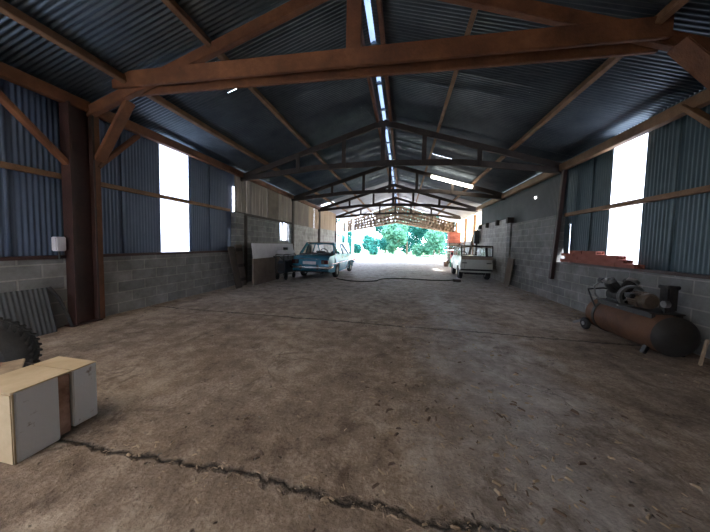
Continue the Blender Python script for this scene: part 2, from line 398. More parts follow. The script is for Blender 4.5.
# seams of the wide sheets
for y in (3.95, 6.2, 5.56, 2.5): c.box((CL + .006, y - .02, 1.1), (CL + .02, y + .02, 3.5))
c.build('cladding', 'clad_left', wl, 'sheet')
w = MB(); clad(w, CL - .02, 4.7, 5.53, 1.06, 3.68, 1); w.build('window_1', 'glassfibre', None, 'sheet', 'structure')
w = MB(); clad(w, CL - .02, .59, 1.51, 1.06, 3.68, 1); w.build('window_7', 'glassfibre', None, 'sheet', 'structure')
b = MB(); b.box((XL - .12, YB, 1.08), (XL + .015, 6.95, 1.13), .006); b.build('sill', 'steel_red', wl)
b = MB(); b.box((XL - .105, YB, 2.33), (XL - .03, 6.95, 2.41), .006); b.build('rail', 'purlin', wl)
def planks(y0, y1, z0, z1, x, wmean, rnd, jag=.0):
    mb = MB(); y = y0
    while y < y1 - .03:
        ww = min(rnd.uniform(.7, 1.3) * wmean, y1 - y)
        if y1 - y - ww < .08: ww = y1 - y
        dx = rnd.uniform(-.012, .012)
        mb.box((x - .012 + dx, y, z0 - rnd.uniform(0, jag)), (x + .012 + dx, y + ww - rnd.choice((.004, .006, .012)), z1 - rnd.uniform(0, jag)))
        y += ww
    return mb
rnd = random.Random(3)
planks(7.1, 9.0, 2.33, 3.68, XL + .0, .16, rnd, .03).build('grey_planks', 'plank', wl)
planks(9.0, 9.9, 2.33, 3.66, XL + .0, .45, rnd, .02).build('brown_panel', 'board', wl)
planks(9.9, 11.45, 2.33, 3.66, XL + .0, .14, rnd, .03).build('grey_planks', 'plank', wl)
planks(11.4, 13.4, 2.33, 3.70, XL, .2, rnd, .04).build('grey_planks', 'plank', wl)
planks(13.4, 15.4, 2.33, 3.70, XL, .2, rnd, .05).build('tan_planks', 'plank_warm', wl)
planks(15.4, 17.3, 2.4, 3.72, XL, .3, rnd, .05).build('tan_planks', 'plank_warm', wl)
planks(17.3, 19.2, 2.4, 3.72, XL, .25, rnd, .05).build('tan_planks', 'plank_warm', wl)
b = MB()
for y in (10.3, 10.72): b.beam((XL - .05, y, 1.5), (XL - .05, y + .04, 2.32), .1, .1)
b.build('white_post', 'white_paint', wl)
b = MB(); b.box((XL - .06, 7.1, 2.28), (XL + .03, 11.2, 2.36)); b.build('lintel', 'dark_timber', wl)
b = MB()
for y, h in ((11.3, 3.5), (15.2, 3.5), (19.2, 3.5)): b.box((XL - .12, y - .09, 0), (XL + .06, y + .09, h))
b.build('dark_post', 'dark_timber', wl)
b = MB(); b.box((XL - .02, 7.56, 0), (XL + .06, 7.66, 2.3)); b.build('dark_post', 'dark_timber', wl)
b = MB()
for x, y in ((XL + .15, 20.3), (XL + .3, 21.6), (-4.6, 22.9)): b.box((x - .09, y - .09, 0), (x + .09, y + .09, roof_z(x) - .12), .01)
b.build('white_post', 'white_paint', wl)

# ---- right wall
wr = struct_root('wall_right')
b = MB(); b.box((XR, YB, 0), (XR + .2, 7.42, 1.04)); b.box((XR, 7.42, 0), (XR + .2, 10.25, 2.27)); b.box((XR - .06, 10.25, 0), (XR + .2, 10.55, 2.3)); 
b.build('block_wall', 'block', wr)
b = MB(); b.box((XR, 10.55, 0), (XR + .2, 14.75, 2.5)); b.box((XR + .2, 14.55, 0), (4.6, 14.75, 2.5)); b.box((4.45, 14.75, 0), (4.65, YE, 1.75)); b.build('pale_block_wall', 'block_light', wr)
CR = XR + .14
c = MB(); clad(c, CR, YB, 5.28, 1.0, 3.68, -1); clad(c, CR, 6.0, 7.18, 1.0, 3.68, -1); clad(c, CR, 7.18, 7.8, 2.0, 3.68, -1)
c.add([(CR, 7.18, 1.0), (CR, 7.3, 1.0), (CR, 7.6, 2.0), (CR, 7.18, 2.0)], [(0, 1, 2, 3)])
for y in (6.5, 4.2, 4.75, 3.3): c.box((CR - .02, y - .02, 1.06), (CR - .006, y + .02, 3.5))
c.build('cladding', 'clad_right', wr, 'sheet')
w = MB(); clad(w, CR + .02, 5.25, 6.03, 1.0, 3.68, -1); w.build('window_2', 'glassfibre', None, 'sheet', 'structure')
c = MB(); clad(c, XR + .1, 7.42, 14.4, 2.25, 3.66, -1); c.build('dark_cladding', 'clad_grey', wr, 'sheet')
c = MB(); clad(c, 4.55, 14.75, YE, 1.7, 3.6, -1); c.build('window_5', 'cream_sheet', None, 'sheet', 'structure')
b = MB()
for y in (14.85, 17.3, 19.6, 22.9): b.box((4.4, y - .09, 0), (4.54, y + .09, 3.42))
b.build('timber_post', 'purlin', wr)
b = MB(); b.box((XR - .02, YB, 1.03), (XR + .13, 7.2, 1.075), .006); b.build('sill', 'steel_red', wr)
b = MB(); b.box((XR + .02, YB, 2.2), (XR + .115, 7.25, 2.28), .006); b.build('rail', 'purlin', wr)
b = MB()
for y in (10.45, 11.6, 12.9, 14.0): b.box((XR - .12, y - .07, 2.3), (XR + .1, y + .07, 2.52))
b.build('beam_end', 'dark_timber', wr)

# ---- back wall behind the camera, with a doorway on the left
bw = struct_root('wall_back')
b = MB()
b.box((-2.6, YB - .2, 0), (XR + .2, YB, 3.62)); b.box((XL - .2, YB - .2, 0), (-4.4, YB, 3.62)); b.box((-4.4, YB - .2, 2.1), (-2.6, YB, 3.62))
b.prism([(XL - .2, 3.62), (XR + .2, 3.62), (XC, RZ - .05)], 1, YB - .2, YB)
b.build('block_wall', MT['block'], bw)

# ---- eave beams, purlins
def longbeam(name, x, z, w, h, mat, label, cat, y0=YB, y1=YE, group=None, tilt=0):
    o = thing(name, label, cat, (x, 0, z), group=group)
    m = MB().beam((0, y0, 0), (0, y1, 0), w, h, up=(tilt, 0, 1)); m.build('timber', mat, o)
    return o
def single(mb, name, mat, label, cat, group=None, smooth=None):
    o = mb.build(name, mat, None, smooth); return tag(o, label, cat, group)
single(MB().beam((XL + .06, YB, 3.565), (XL + .06, 15, 3.565), .12, .17), 'eave_beam', 'beam', 'red-brown timber eave beam running above the left blue cladding', 'beam')
single(MB().beam((XR - .04, YB, 3.44), (XR - .04, 14.8, 3.44), .12, .17), 'eave_beam', 'purlin', 'orange-brown timber eave beam running above the right teal cladding', 'beam')
for x, lab in ((-4.36, 'lower of the two purlins under the left roof slope'), (-2.93, 'upper of the two purlins under the left roof slope'), (.86, 'upper of the two purlins under the right roof slope'), (2.76, 'lower of the two purlins under the right roof slope')):
    s_ = 1 if x > XC else -1
    single(MB().beam((x, YB, roof_z(x) - .085), (x, YE, roof_z(x) - .085), .075, .13, up=(s_ * SL, 0, 1)), 'purlin', 'purlin', 'long brown timber, ' + lab, 'purlin', 'roof purlins')
for x, lab in ((XC - .17, 'left'), (XC + .2, 'right')):
    single(MB().beam((x, YB, RZ - .16), (x, YE - .25, RZ - .16), .07, .16), 'ridge_purlin', 'beam', f'brown timber running just {lab} of the bright glazed ridge strip', 'purlin', 'ridge timbers')

# ---- trusses
def truss(y, label, mat, near=False, lposts=True, rposts=True, kw=1.0):
    t = thing('roof_truss', label, 'truss', (0, y, 0), group='roof trusses')
    if near: t.location = (XL, y, 0); t.rotation_euler.z = .035; bpy.context.view_layer.update()
    ox = XL if near else 0
    rd = .17 if near else .16; rw = .09 if near else .08
    off = .155 + rd / 2
    for s in (-1, 1):
        xe = XC + s * 4.6
        m = MB().beam((xe - ox, 0, roof_z(xe) - off), (XC - ox, 0, RZ - off + (.145 if near else 0)), rw, rd, up=(0, 0, 1)); m.build('rafter', mat, t)
    if near:
        for dy in (-.075, .075):
            h = (3.79, 4.03) if dy < 0 else (3.74, 3.89)
            MB().beam((XC - 3.95 - ox, dy, sum(h) / 2), (XC + 3.55 - ox, dy, sum(h) / 2), .05, h[1] - h[0]).build('tie_beam', mat, t)
        MB().beam((XC - .09 - ox, 0, 3.85), (XC - .09 - ox, 0, RZ - .2), .13, .2, up=(1, 0, 0)).build('king_post', mat, t)
    else:
        pts = [(-4.62, 3.44), (-2.1, 3.70), (0, 3.76), (2.1, 3.70), (4.62, 3.38)]
        zc = lambda d: pts[[i for i in range(4) if pts[i][0] <= d <= pts[i + 1][0]][0]]
        for (a, za), (b_, zb) in zip(pts, pts[1:]):
            MB().beam((XC + a, 0, za), (XC + b_ + .03, 0, zb), .08, .16).build('lower_chord', mat, t)
        for d in (-2.6, -1.15, 1.15, 2.6):
            for (a, za), (b_, zb) in zip(pts, pts[1:]):
                if a <= d <= b_: z0 = za + (zb - za) * (d - a) / (b_ - a)
            MB().beam((XC + d, -.055, z0 - .08), (XC + d, -.055, roof_z(XC + d) - .2), .12, .04, up=(0, 1, 0)).build('strut', mat, t)
        MB().beam((XC, 0, 3.66), (XC, 0, RZ - .2), .12, .12, up=(0, 1, 0)).build('king_post', mat, t)
    return t
t1 = truss(TY[0], 'nearest roof truss, thick red-brown timber tie beam crossing the top of the view', 'beam', True)
# its steel columns and knee braces
for s, x in ((-1, .06), (1, XR - .06 - XL)):
    m = MB().prism([(-.09, -.33), (.09, -.33), (.09, -.30), (.01, -.30), (.01, -.03), (.09, -.03), (.09, 0), (-.09, 0), (-.09, -.03), (-.01, -.03), (-.01, -.30), (-.09, -.30)], 2, .02, 3.5)
    ys_ = 0 if s < 0 else -.28
    m.v = [(p[0] + x, p[1] + ys_, p[2]) for p in m.v]; m.build('steel_column', 'steel_red', t1)
    MB().box((x - .12, -.38 + ys_, 0), (x + .12, .02 + ys_, .02)).build('base_plate', 'steel_red', t1)
    m = MB(); m.box((x - .05, .02 + ys_, 0), (x + .05, .11 + ys_, 3.6), .008); m.build('timber_post', 'beam', t1)
    xe = x - s * .08
    if s < 0: MB().beam((xe, .07, 2.72), (x - s * .72, .07, 3.66), .07, .15, up=(0, 1, 0)).build('knee_brace', 'beam', t1)
    else: MB().beam((xe + .1, -.2, 2.6), (x - .92, -.08, 3.72), .05, .24, up=(0, 1, 0)).build('knee_brace', 'beam', t1)
    MB().beam((x, .08, 2.62), (x, .80, 3.45), .06, .12, up=(1, 0, 0)).build('eave_brace', 'beam' if s < 0 else 'purlin', t1)
    MB().beam((x, -.30, 2.55), (x, -1.25, 3.5), .06, .12, up=(1, 0, 0)).build('eave_brace', 'beam' if s < 0 else 'purlin', t1)
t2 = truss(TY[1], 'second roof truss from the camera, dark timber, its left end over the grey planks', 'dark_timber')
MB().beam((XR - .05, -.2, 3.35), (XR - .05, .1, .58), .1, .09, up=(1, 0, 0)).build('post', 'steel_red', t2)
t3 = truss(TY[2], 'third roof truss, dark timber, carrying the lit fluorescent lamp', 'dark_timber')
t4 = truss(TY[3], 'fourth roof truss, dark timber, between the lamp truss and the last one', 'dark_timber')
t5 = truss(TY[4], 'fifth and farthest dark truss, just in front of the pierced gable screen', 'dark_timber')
# ---- far gable screen, pierced boards
gs = thing('gable_screen', 'reddish-brown pierced wooden gable screen above the far opening', 'gable screen', (0, YE - .1, 0))
def chev(z0, s0, h):
    m = MB()
    for s in (-1, 1): m.beam((XC, 0, z0), (XC + s * 5.0, 0, z0 - s0 * 5.0), .06, h, bev=0)
    return m
for z0, s0, h in ((4.88, .31, .2), (4.5, .28, .2), (4.14, .25, .2), (3.8, .215, .2), (3.47, .185, .2)): chev(z0, s0, h).build('rail', 'plank_warm', gs)
m = MB(); rnd = random.Random(8)
for (za, sa, zb, sb) in ((4.88, .31, 4.5, .28), (4.5, .28, 4.14, .25), (4.14, .25, 3.8, .215), (3.8, .215, 3.47, .185)):
    x = XC - 4.9
    while x < XC + 4.9:
        d = abs(x - XC); wdt = rnd.choice((.14, .18, .22, .28))
        m.box((x, -.03, zb - sb * d), (x + wdt, .02, za - sa * d)); x += wdt + rnd.choice((.06, .08, .11))
m.build('slats', 'plank_warm', gs)

# ------------------------------------------------------------------ wheels
def wheel_parts(parent, loc, r, w, hub_mat, name='wheel', axis='x', n=28):
    """tyre with a rim dish; axle along x"""
    x, y, z = loc
    t = MB().lathe((x - w / 2, y, z), (x + w / 2, y, z), [(.0, r * .60), (.0, r * .86), (.12, r * .97), (.3, r), (.7, r), (.88, r * .97), (1, r * .86), (1, r * .60)], n, False, close=True).build(name, 'tyre_car', parent, True)
    MB().lathe((x - w * .42, y, z), (x + w * .42, y, z), [(0, .001), (0, r * .25), (.12, r * .3), (.16, r * .5), (.0, r * .58), (.0, r * .62), (1, r * .62), (1, r * .58), (.84, r * .5), (.88, r * .3), (1, r * .25), (1, .001)], n, False).build('rim', hub_mat, t, True)
    return t
# ------------------------------------------------------------------ car
def arch(cy, cz, r, n=9, a0=PI, a1=0):
    return [(cy + r * math.cos(a0 + (a1 - a0) * i / n), cz + r * math.sin(a0 + (a1 - a0) * i / n)) for i in range(n + 1)]
def car(name, label, cat, loc, rz, P):
    t = thing(name, label, cat, loc, rz)
    L, bw, tw = P['L'], P['w'], P['roof_w']
    bz = P['belt']; paint = P['paint']
    def hw(z):
        """half width of the lower body at height z"""
        if z >= P['bulge']: k = (z - P['bulge']) / (bz - P['bulge']); return bw * (1 - .075 * k ** 1.5)
        k = (P['bulge'] - z) / P['bulge']; return bw * (1 - .12 * k ** 1.6)
    prof = P['profile']          # closed contour (y, z) incl. wheel arches, bottom first
    ys0 = min(p[0] for p in prof); ys1 = max(p[0] for p in prof)
    def taper(y): 
        e = min(y - ys0, ys1 - y); return 1 - P.get('tuck', .10) * max(0, 1 - e / .45) ** 2
    bm = bmesh.new()
    def fr(y): return [bm.verts.new((x * hw(z) * taper(y_), y_, z)) for x, y_, z in y]
    cols = [-1, -.93, -.5, 0, .5, .93, 1]
    rows = []
    for (y, z) in prof:
        row = []
        for c_ in cols:
            crown = .02 * (1 - c_ * c_) if z > bz - .12 else 0
            push = 0
            if abs(y - ys0) < .12: push = .05 * (c_ * c_)
            if abs(y - ys1) < .12: push = -.05 * (c_ * c_)
            row.append(bm.verts.new((c_ * hw(z) * taper(y), y + push, z + crown)))
        rows.append(row)
    n = len(prof)
    for i in range(n):
        j = (i + 1) % n
        for k in range(len(cols) - 1):
            bm.faces.new((rows[i][k], rows[j][k], rows[j][k + 1], rows[i][k + 1]))
    for k in (0, -1):
        f = bm.faces.new([r[k] for r in rows]); bmesh.ops.triangulate(bm, faces=[f])
    bm.verts.index_update()
    mb = MB().add([v.co[:] for v in bm.verts], [[v.index for v in f.verts] for f in bm.faces]); bm.free()
    body = mb.build('body', paint, t, True)
    # greenhouse: four corner curves
    ry0, ry1, wy1, wy0 = P['rear_base'], P['rear_top'], P['ws_top'], P['ws_base']
    rt = P['roof_z']; bh = hw(bz) * .985
    cr = [V((bh, ry0, bz)), V((tw, ry1, rt - .05)), V((tw, wy1, rt - .045)), V((bh, wy0, bz))]
    def mir(p): return V((-p[0], p[1], p[2]))
    # roof
    r = MB(); gv = []; N = 8
    ryy = [ry1 - .04, ry1 + .08, ry1 + .35, (ry1 + wy1) / 2, wy1 - .3, wy1 - .06, wy1 + .04]
    for yy in ryy:
        e = min(yy - ryy[0], ryy[-1] - yy); zz = rt - .05 * max(0, 1 - e / .35) ** 2
        for k in range(N + 1):
            u = -1 + 2 * k / N; gv.append((u * (tw + .03), yy, zz - .055 * abs(u) ** 4))
    gv2 = [(x, y, z - .035) for x, y, z in gv]; nn = len(gv); W = N + 1; f = []
    for i in range(len(ryy) - 1):
        for k in range(N):
            a = i * W + k; f += [(a, a + 1, a + W + 1, a + W), (a + nn, a + W + nn, a + W + 1 + nn, a + 1 + nn)]
    edge = [k for k in range(W)] + [i * W + N for i in range(1, len(ryy))] + [(len(ryy) - 1) * W + k for k in range(N - 1, -1, -1)] + [i * W for i in range(len(ryy) - 2, 0, -1)]
    for a, b_ in zip(edge, edge[1:] + edge[:1]): f.append((a, a + nn, b_ + nn, b_))
    r.add(gv + gv2, f).build('roof', P.get('roof_paint', paint), t, True)
    pw = P.get('c_pillar', .10)
    for s in (1, -1):
        q = [p if s > 0 else mir(p) for p in cr]
        PM = P.get('pillar_paint', paint)
        MB().beam(q[0] - V((0, 0, .03)), q[1], pw, .06, up=(s, 0, 0), bev=.012).build('rear_pillar', PM, t)
        MB().beam(q[3] - V((0, 0, .03)), q[2], .055, .05, up=(s, 0, 0), bev=.012).build('front_pillar', PM, t)
        for yb in P['pillars']:
            k = (yb - ry0) / (wy0 - ry0)
            top = V((s * tw, yb - .03 * (1 if yb > (ry0 + wy0) / 2 else -1), rt - .06)); MB().beam((s * bh, yb, bz - .03), top, .07, .04, up=(s, 0, 0), bev=.01).build('door_pillar', PM, t)
    def pane(pts, nm='window_pane'):
        c_ = sum((V(p) for p in pts), V()) / len(pts)
        k = [c_ + (V(p) - c_) * .97 for p in pts]
        MB().add(k, [tuple(range(len(k)))]).build(nm, 'glass', t)
    pane([cr[0], cr[1], mir(cr[1]), mir(cr[0])], 'rear_window'); pane([cr[3], cr[2], mir(cr[2]), mir(cr[3])], 'windscreen')
    fr_ = MB()
    for a, b_ in ((cr[0], mir(cr[0])), (cr[1], mir(cr[1])), (cr[0], cr[1]), (mir(cr[0]), mir(cr[1]))): fr_.beam(V(a) + V((0, -.025, .02)), V(b_) + V((0, -.025, .02)), .035, .03, up=(0, 1, .3), bev=.005)
    fr_.build('rear_window_seal', 'black', t)
    ysl = [ry0 + .1] + list(P['pillars']) + [wy0]
    for s in (1, -1):
        for a, b_ in zip(ysl, ysl[1:]):
            def topy(y): return min(max(y, ry1 + .02), wy1 - .02)
            pane([V((s * bh, a + .04, bz + .01)), V((s * bh, b_ - .04, bz + .01)), V((s * tw, topy(b_ - .04), rt - .07)), V((s * tw, topy(a + .04), rt - .07))], 'side_window')
    for (y, zz) in P['seats']:
        for sx in (-.33, .33):
            m = MB().box((sx * bw / .8 - .22, y, bz - .5), (sx * bw / .8 + .22, y + .45, bz - .3), .04)
            m.box((sx * bw / .8 - .21, y - .1, bz - .45), (sx * bw / .8 + .21, y + .02, zz), .04, M.Rotation(-.15, 3, 'X')); m.build('seat', 'seat', t, True)
    sw = MB(); sw.lathe((-.33 * bw / .8, wy0 - .48, bz + .03), (-.33 * bw / .8, wy0 - .45, bz + .05), [(0, .17), (0, .20), (1, .20), (1, .17)], 20, False, close=True)
    sw.beam((-.33 * bw / .8 - .17, wy0 - .465, bz + .04), (-.33 * bw / .8 + .17, wy0 - .465, bz + .04), .03, .02); sw.build('steering_wheel', 'black', t)
    for (wy, wz, wr_) in P['wheels']:
        for s in (-1, 1): wheel_parts(t, (s * (bw - .105), wy, wz), wr_, .17, P['rim'])
    # wheel wells: dark inner liners
    for (wy, wz, wr_) in P['wheels']:
        MB().box((-bw + .24, wy - wr_ - .02, .22), (bw - .24, wy + wr_ + .02, bz - .2)).build('wheel_housing', 'black', t)
        MB().cyl((-bw + .1, wy, wz), (bw - .1, wy, wz), .035).build('axle', 'black', t)
    return t
rr_, ra = .285, .345
prof = [(.20, .27), (.0, .36), (-.02, .50), (.02, .70), (.06, .84), (.14, .885), (.45, .925), (.78, .945), (1.6, .95), (3.08, .945), (3.5, .92), (3.95, .86), (4.24, .79), (4.31, .72), (4.33, .55), (4.30, .36), (4.15, .25)]
prof += [(3.52 + ra, .24)] + arch(3.52, .30, ra, 9, 0, PI) + [(3.52 - ra, .22), (1.08 + ra, .22)] + arch(1.08, .30, ra, 9, 0, PI) + [(1.08 - ra, .25)]
blue = car('car', 'old faded blue saloon car seen from its rear, parked along the left wall', 'car', (-3.46, 9.0, 0), math.radians(-1.5), dict(
    L=4.33, w=.81, roof_w=.585, belt=.95, bulge=.55, paint='blue', profile=prof, rear_base=.74, rear_top=1.14, ws_top=2.38, ws_base=3.06, roof_z=1.45, pillars=(1.28, 2.08),
    wheels=((1.08, rr_, rr_), (3.52, rr_, rr_)), rim='alu', seats=((1.35, 1.0), (2.2, 1.06)), c_pillar=.13))
for s in (-1, 1):
    lp = MB().box((s * .60 - .13, -.055, .62), (s * .60 + .13, .06, .77), .012).build('tail_lamp', 'lamp_red', blue)
    MB().box((s * .60 - s * .06 - .05, -.062, .64), (s * .60 - s * .06 + .05, -.05, .75), .004).build('reversing_lens', 'iron', lp)
    MB().box((s * .34 - .03, -.13, .40), (s * .34 + .03, -.04, .58), .012).build('bumper_overrider', 'black', blue)
    MB().box((s * .845 - .03, 2.9, .94), (s * .845 + .03, 3.02, 1.04), .02).build('wing_mirror', 'black', blue)
    for y in (1.75, 2.6): MB().box((s * .80 - .02, y, .80), (s * .80 + .02, y + .14, .83), .006).build('door_handle', 'black', blue)
    MB().box((s * .805 - .012, .3, .60), (s * .805 + .012, 4.1, .625)).build('side_moulding', 'chrome', blue)
m = MB(); m.tube([(-.80, .30, .49), (-.79, .02, .49), (-.70, -.09, .49), (0, -.115, .49), (.70, -.09, .49), (.79, .02, .49), (.80, .30, .49)], .045, 10); m.build('rear_bumper', 'chrome', blue, True)
m = MB(); m.tube([(-.80, 4.05, .47), (-.78, 4.32, .47), (-.66, 4.40, .47), (.66, 4.40, .47), (.78, 4.32, .47), (.80, 4.05, .47)], .045, 10); m.build('front_bumper', 'chrome', blue, True)
MB().box((-.26, -.075, .60), (.26, -.035, .71), .004).build('number_plate', 'plate', blue)
MB().box((-.40, -.05, .80), (.40, .03, .815)).build('boot_trim', 'chrome', blue)
MB().tube([(.45, .25, .26), (.45, -.04, .25)], .025).build('exhaust_pipe', 'iron', blue)

# ------------------------------------------------------------------ little white van
pv = [(.18, .42), (.0, .46), (-.01, .6), (0, .95), (.02, .97), (1.0, .98), (2.0, .97), (2.35, .90), (2.75, .80), (2.85, .62), (2.84, .40), (2.7, .34)]
pv += [(2.3 + .30, .34)] + arch(2.3, .31, .29, 8, 0, PI) + [(2.3 - .30, .34), (.52 + .30, .36)] + arch(.52, .31, .29, 8, 0, PI) + [(.52 - .30, .40)]
van = car('van', 'small cream-white van seen from behind, parked by the right block wall', 'van', (2.97, 10.95, 0), math.radians(-2.6), dict(
    L=2.85, w=.64, roof_w=.585, belt=.97, bulge=.6, paint='white_car', pillar_paint='white_car', roof_paint='trim_tan', tuck=.04, profile=pv, rear_base=.03, rear_top=.10, ws_top=1.75, ws_base=2.15, roof_z=1.45, pillars=(.95, 1.5),
    wheels=((.52, .25, .25), (2.3, .25, .25)), rim='alu', seats=((1.15, 1.02),), c_pillar=.07))
MB().box((-.585, -.045, .86), (.585, .0, .985), .01).build('tailgate_band', 'trim_tan', van)
MB().box((-.60, -.05, .40), (.60, .05, .47), .012).build('rear_bumper', 'black', van)
for s in (-1, 1):
    MB().box((s * .46 - .09, -.05, .70), (s * .46 + .09, -.01, .735), .006).build('tail_lamp', 'black', van)
    MB().box((s * .41 - .04 + .42 * (1 if s > 0 else 0) - (.1 if s > 0 else 0), -.03, .5), (s * .41 - .03 + .42 * (1 if s > 0 else 0) - (.1 if s > 0 else 0), -.015, .9)).build('tailgate_seam', 'black', van)
    MB().box((s * .70 - .05, 1.95, .98), (s * .70 + .05, 2.02, 1.1), .02).build('wing_mirror', 'black', van)
MB().box((-.10, -.02, 1.37), (.10, .03, 1.41), .01).build('wiper_motor', 'black', van)
MB().beam((.38, 0.02, .97), (.36, .085, 1.40), .09, .03, up=(0, 1, 0)).build('window_divider', 'black', van)

# ------------------------------------------------------------------ white box and big tyre, lower left
bx = thing('storage_box', 'chipped white box-shaped cabinet with rusty band, lying on the floor at lower left', 'cabinet', (-2.3, 1.06, 0), math.radians(0))
MB().box((-.375, 0, 0.0), (0, .20, .45), .006).build('body', 'white_paint', bx)
MB().box((-.365, .20, .015), (-.012, .265, .438), .004).build('rusty_band', 'rust', bx)
MB().box((-.375, .272, .035), (.004, .415, .45), .006).build('door_slab', 'white_paint', bx)
MB().box((-.385, -.016, -.0), (-.002, 0.0, .445), .005).build('front_panel', 'beige', bx)
MB().box((-.38, -.018, .45), (.003, .268, .458), .003).build('top_panel', 'beige', bx)
MB().box((-.379, .273, .45), (.005, .416, .458), .003).build('top_panel', 'beige', bx)

tw = thing('tractor_tyre', 'dusty lugged tractor tyre standing behind the white box at the left edge', 'tyre', (-3.44, 1.36, .37), rot=(0, 0, math.radians(-43)))
R_ = .375
MB().lathe((-.10, 0, 0), (.10, 0, 0), [(0, R_ * .56), (-.04, R_ * .7), (0, R_ * .86), (.1, R_ * .935), (.5, R_ * .955), (.9, R_ * .935), (1, R_ * .86), (1.04, R_ * .7), (1, R_ * .56)], 48, False, close=True).build('carcass', 'tyre', tw, True)
m = MB(); nl = 42
for k in range(nl):
    for s in (-1, 1):
        a = 2 * PI * (k + (.5 if s > 0 else 0)) / nl
        q = MB().box((.015, -.012, -.02), (.099, .012, .005), .004)
        Rm = M.Rotation(a, 3, 'X') @ M.Translation(V((0, 0, 0))).to_3x3() 
        for i, v in enumerate(q.v):
            p = V(v); p.x *= s; p.y += abs(p.x) * .35
            p.z += R_ * .948 - (.02 if abs(p.x) > .1 else 0)
            q.v[i] = tuple(Rm @ p)
        m.add(q.v, q.f)
m.build('tread_lugs', 'tyre', tw)
MB().lathe((-.09, 0, 0), (.09, 0, 0), [(0, R_ * .56), (0, R_ * .5), (.35, R_ * .48), (.45, R_ * .2), (.2, R_ * .14), (.2, .001), (.9, .001), (.9, R_ * .2), (.7, R_ * .48), (1, R_ * .5), (1, R_ * .56)], 36, False).build('wheel_rim', 'iron', tw, True)
for k in range(5): MB().cyl((.0, .055 * math.cos(k * 1.256), .055 * math.sin(k * 1.256)), (.085, .055 * math.cos(k * 1.256), .055 * math.sin(k * 1.256)), .012, n=6).build('wheel_nut', 'alu', tw)
pl = thing('wooden_plank', 'short pale plank lying on dark crate between the tyre and white box', 'plank', (-2.92, 1.33, .375), rot=(0, 0, math.radians(-30)))
MB().box((-.2, -.06, 0), (.17, .06, .022), .004).build('board', 'straw', pl)
MB().box((-.2, -.062, .022), (.17, -.05, .026)).build('split_edge', 'rust', pl)
cr_ = thing('crate', 'low dark wooden crate under the short plank beside the tyre', 'crate', (-2.93, 1.32, 0), rot=(0, 0, 0))
m = MB()
for z in (.02, .14, .26):
    m.box((-.2, -.17, z), (.2, -.155, z + .1), .003); m.box((-.2, .155, z), (.2, .17, z + .1), .003)
    m.box((-.2, -.155, z), (-.185, .155, z + .1), .003); m.box((.185, -.155, z), (.2, .155, z + .1), .003)
m.build('slats', 'dark_timber', cr_)
for x in (-.185, .16):
    for y in (-.155, .13): MB().box((x, y, 0), (x + .025, y + .025, .375)).build('corner_post', 'dark_timber', cr_)
# ------------------------------------------------------------------ compressor
cp = thing('air_compressor', 'old air compressor with dusty orange tank against the right wall', 'compressor', (3.45, 4.53, 0))
r0 = .26; zc = .29; y0, y1 = -.66, .52
dome = [(-.085, .001), (-.083, .06), (-.07, .13), (-.045, .2), (-.015, .25), (0, r0)]
MB().lathe((0, y0, zc), (0, y1, zc), [(.0, r0), (.005, r0), (.5, r0), (.52, r0 * 1.006), (.54, r0), (1, r0)], 40, False).build('tank', 'tank', cp, True)
Ln = y1 - y0
MB().lathe((0, y0, zc), (0, y1, zc), [(t * 1.3 / Ln, r) for t, r in dome], 40, False).build('tank_end', 'tank_end', cp, True)
MB().lathe((0, y1, zc), (0, y0, zc), [(t * 1.3 / Ln, r) for t, r in dome], 40, False).build('tank_end', 'tank', cp, True)
MB().lathe((0, y1 - .2, zc), (0, y1 - .15, zc), [(0, r0), (0, r0 + .012), (1, r0 + .012), (1, r0)], 40, False).build('tank_strap', 'iron', cp, True)
for s in (-1, 1):
    MB().beam((s * .14, y0 + .14, .18), (s * .22, y0 + .14, 0), .07, .04).build('leg', 'iron', cp)
for s in (-1, 1):
    w_ = MB().lathe((s * .28 - .03, y1 - .05, .1), (s * .28 + .03, y1 - .05, .1), [(0, .03), (0, .085), (.2, .1), (.8, .1), (1, .085), (1, .03)], 24, False, close=True).build('wheel', 'tyre_car', cp, True)
    MB().cyl((s * .28 - .04, y1 - .05, .1), (s * .28 + .04, y1 - .05, .1), .032).build('hub', 'alu', w_, True)
MB().cyl((-.3, y1 - .05, .1), (.3, y1 - .05, .1), .014).build('axle', 'iron', cp)
MB().beam((-.17, y1 - .02, .2), (-.34, y1 + .16, .05), .05, .04).build('tow_foot', 'alu', cp)
kids0 = set(cp.children)
m = MB().box((-.2, -.42, .625), (.2, .52, .645), .004)
for x in (-.17, .13):
    m.box((x, -.42, .55), (x + .04, .52, .63))
m.build('mounting_plate', 'iron', cp)
pump = MB().cyl((0, .18, .74), (0, .46, .74), .105, n=24); pump.box((-.12, .2, .645), (.12, .44, .68), .01)
pump = pump.build('pump_crankcase', 'iron', cp, True)
for s in (-1, 1):
    d = V((s * math.sin(.62), 0, math.cos(.62))); o = V((0, .33, .74))
    m = MB().cyl(o + d * .08, o + d * .27, .052)
    for k in range(7): m.cyl(o + d * (.105 + .021 * k), o + d * (.114 + .021 * k), .082, n=22)
    m.build('pump_cylinder', 'iron', pump, True)
    m = MB().cyl(o + d * .26, o + d * .31, .078); m.box(o + d * .31 + V((-.03, -.03, -.01)), o + d * .31 + V((.03, .03, .02)), .006); m.build('cylinder_head', 'alu', pump, True)
    MB().cyl(o + d * .27 + V((s * .02, .08, 0)), o + d * .27 + V((s * .02, .15, 0)), .045, n=20).build('air_filter', 'black', pump, True)
m = MB().lathe((0, .10, .76), (0, .15, .76), [(0, .135), (0, .175), (.25, .18), (.4, .165), (.6, .165), (.75, .18), (1, .175), (1, .135)], 36, False, close=True)
m.cyl((0, .09, .76), (0, .19, .76), .035)
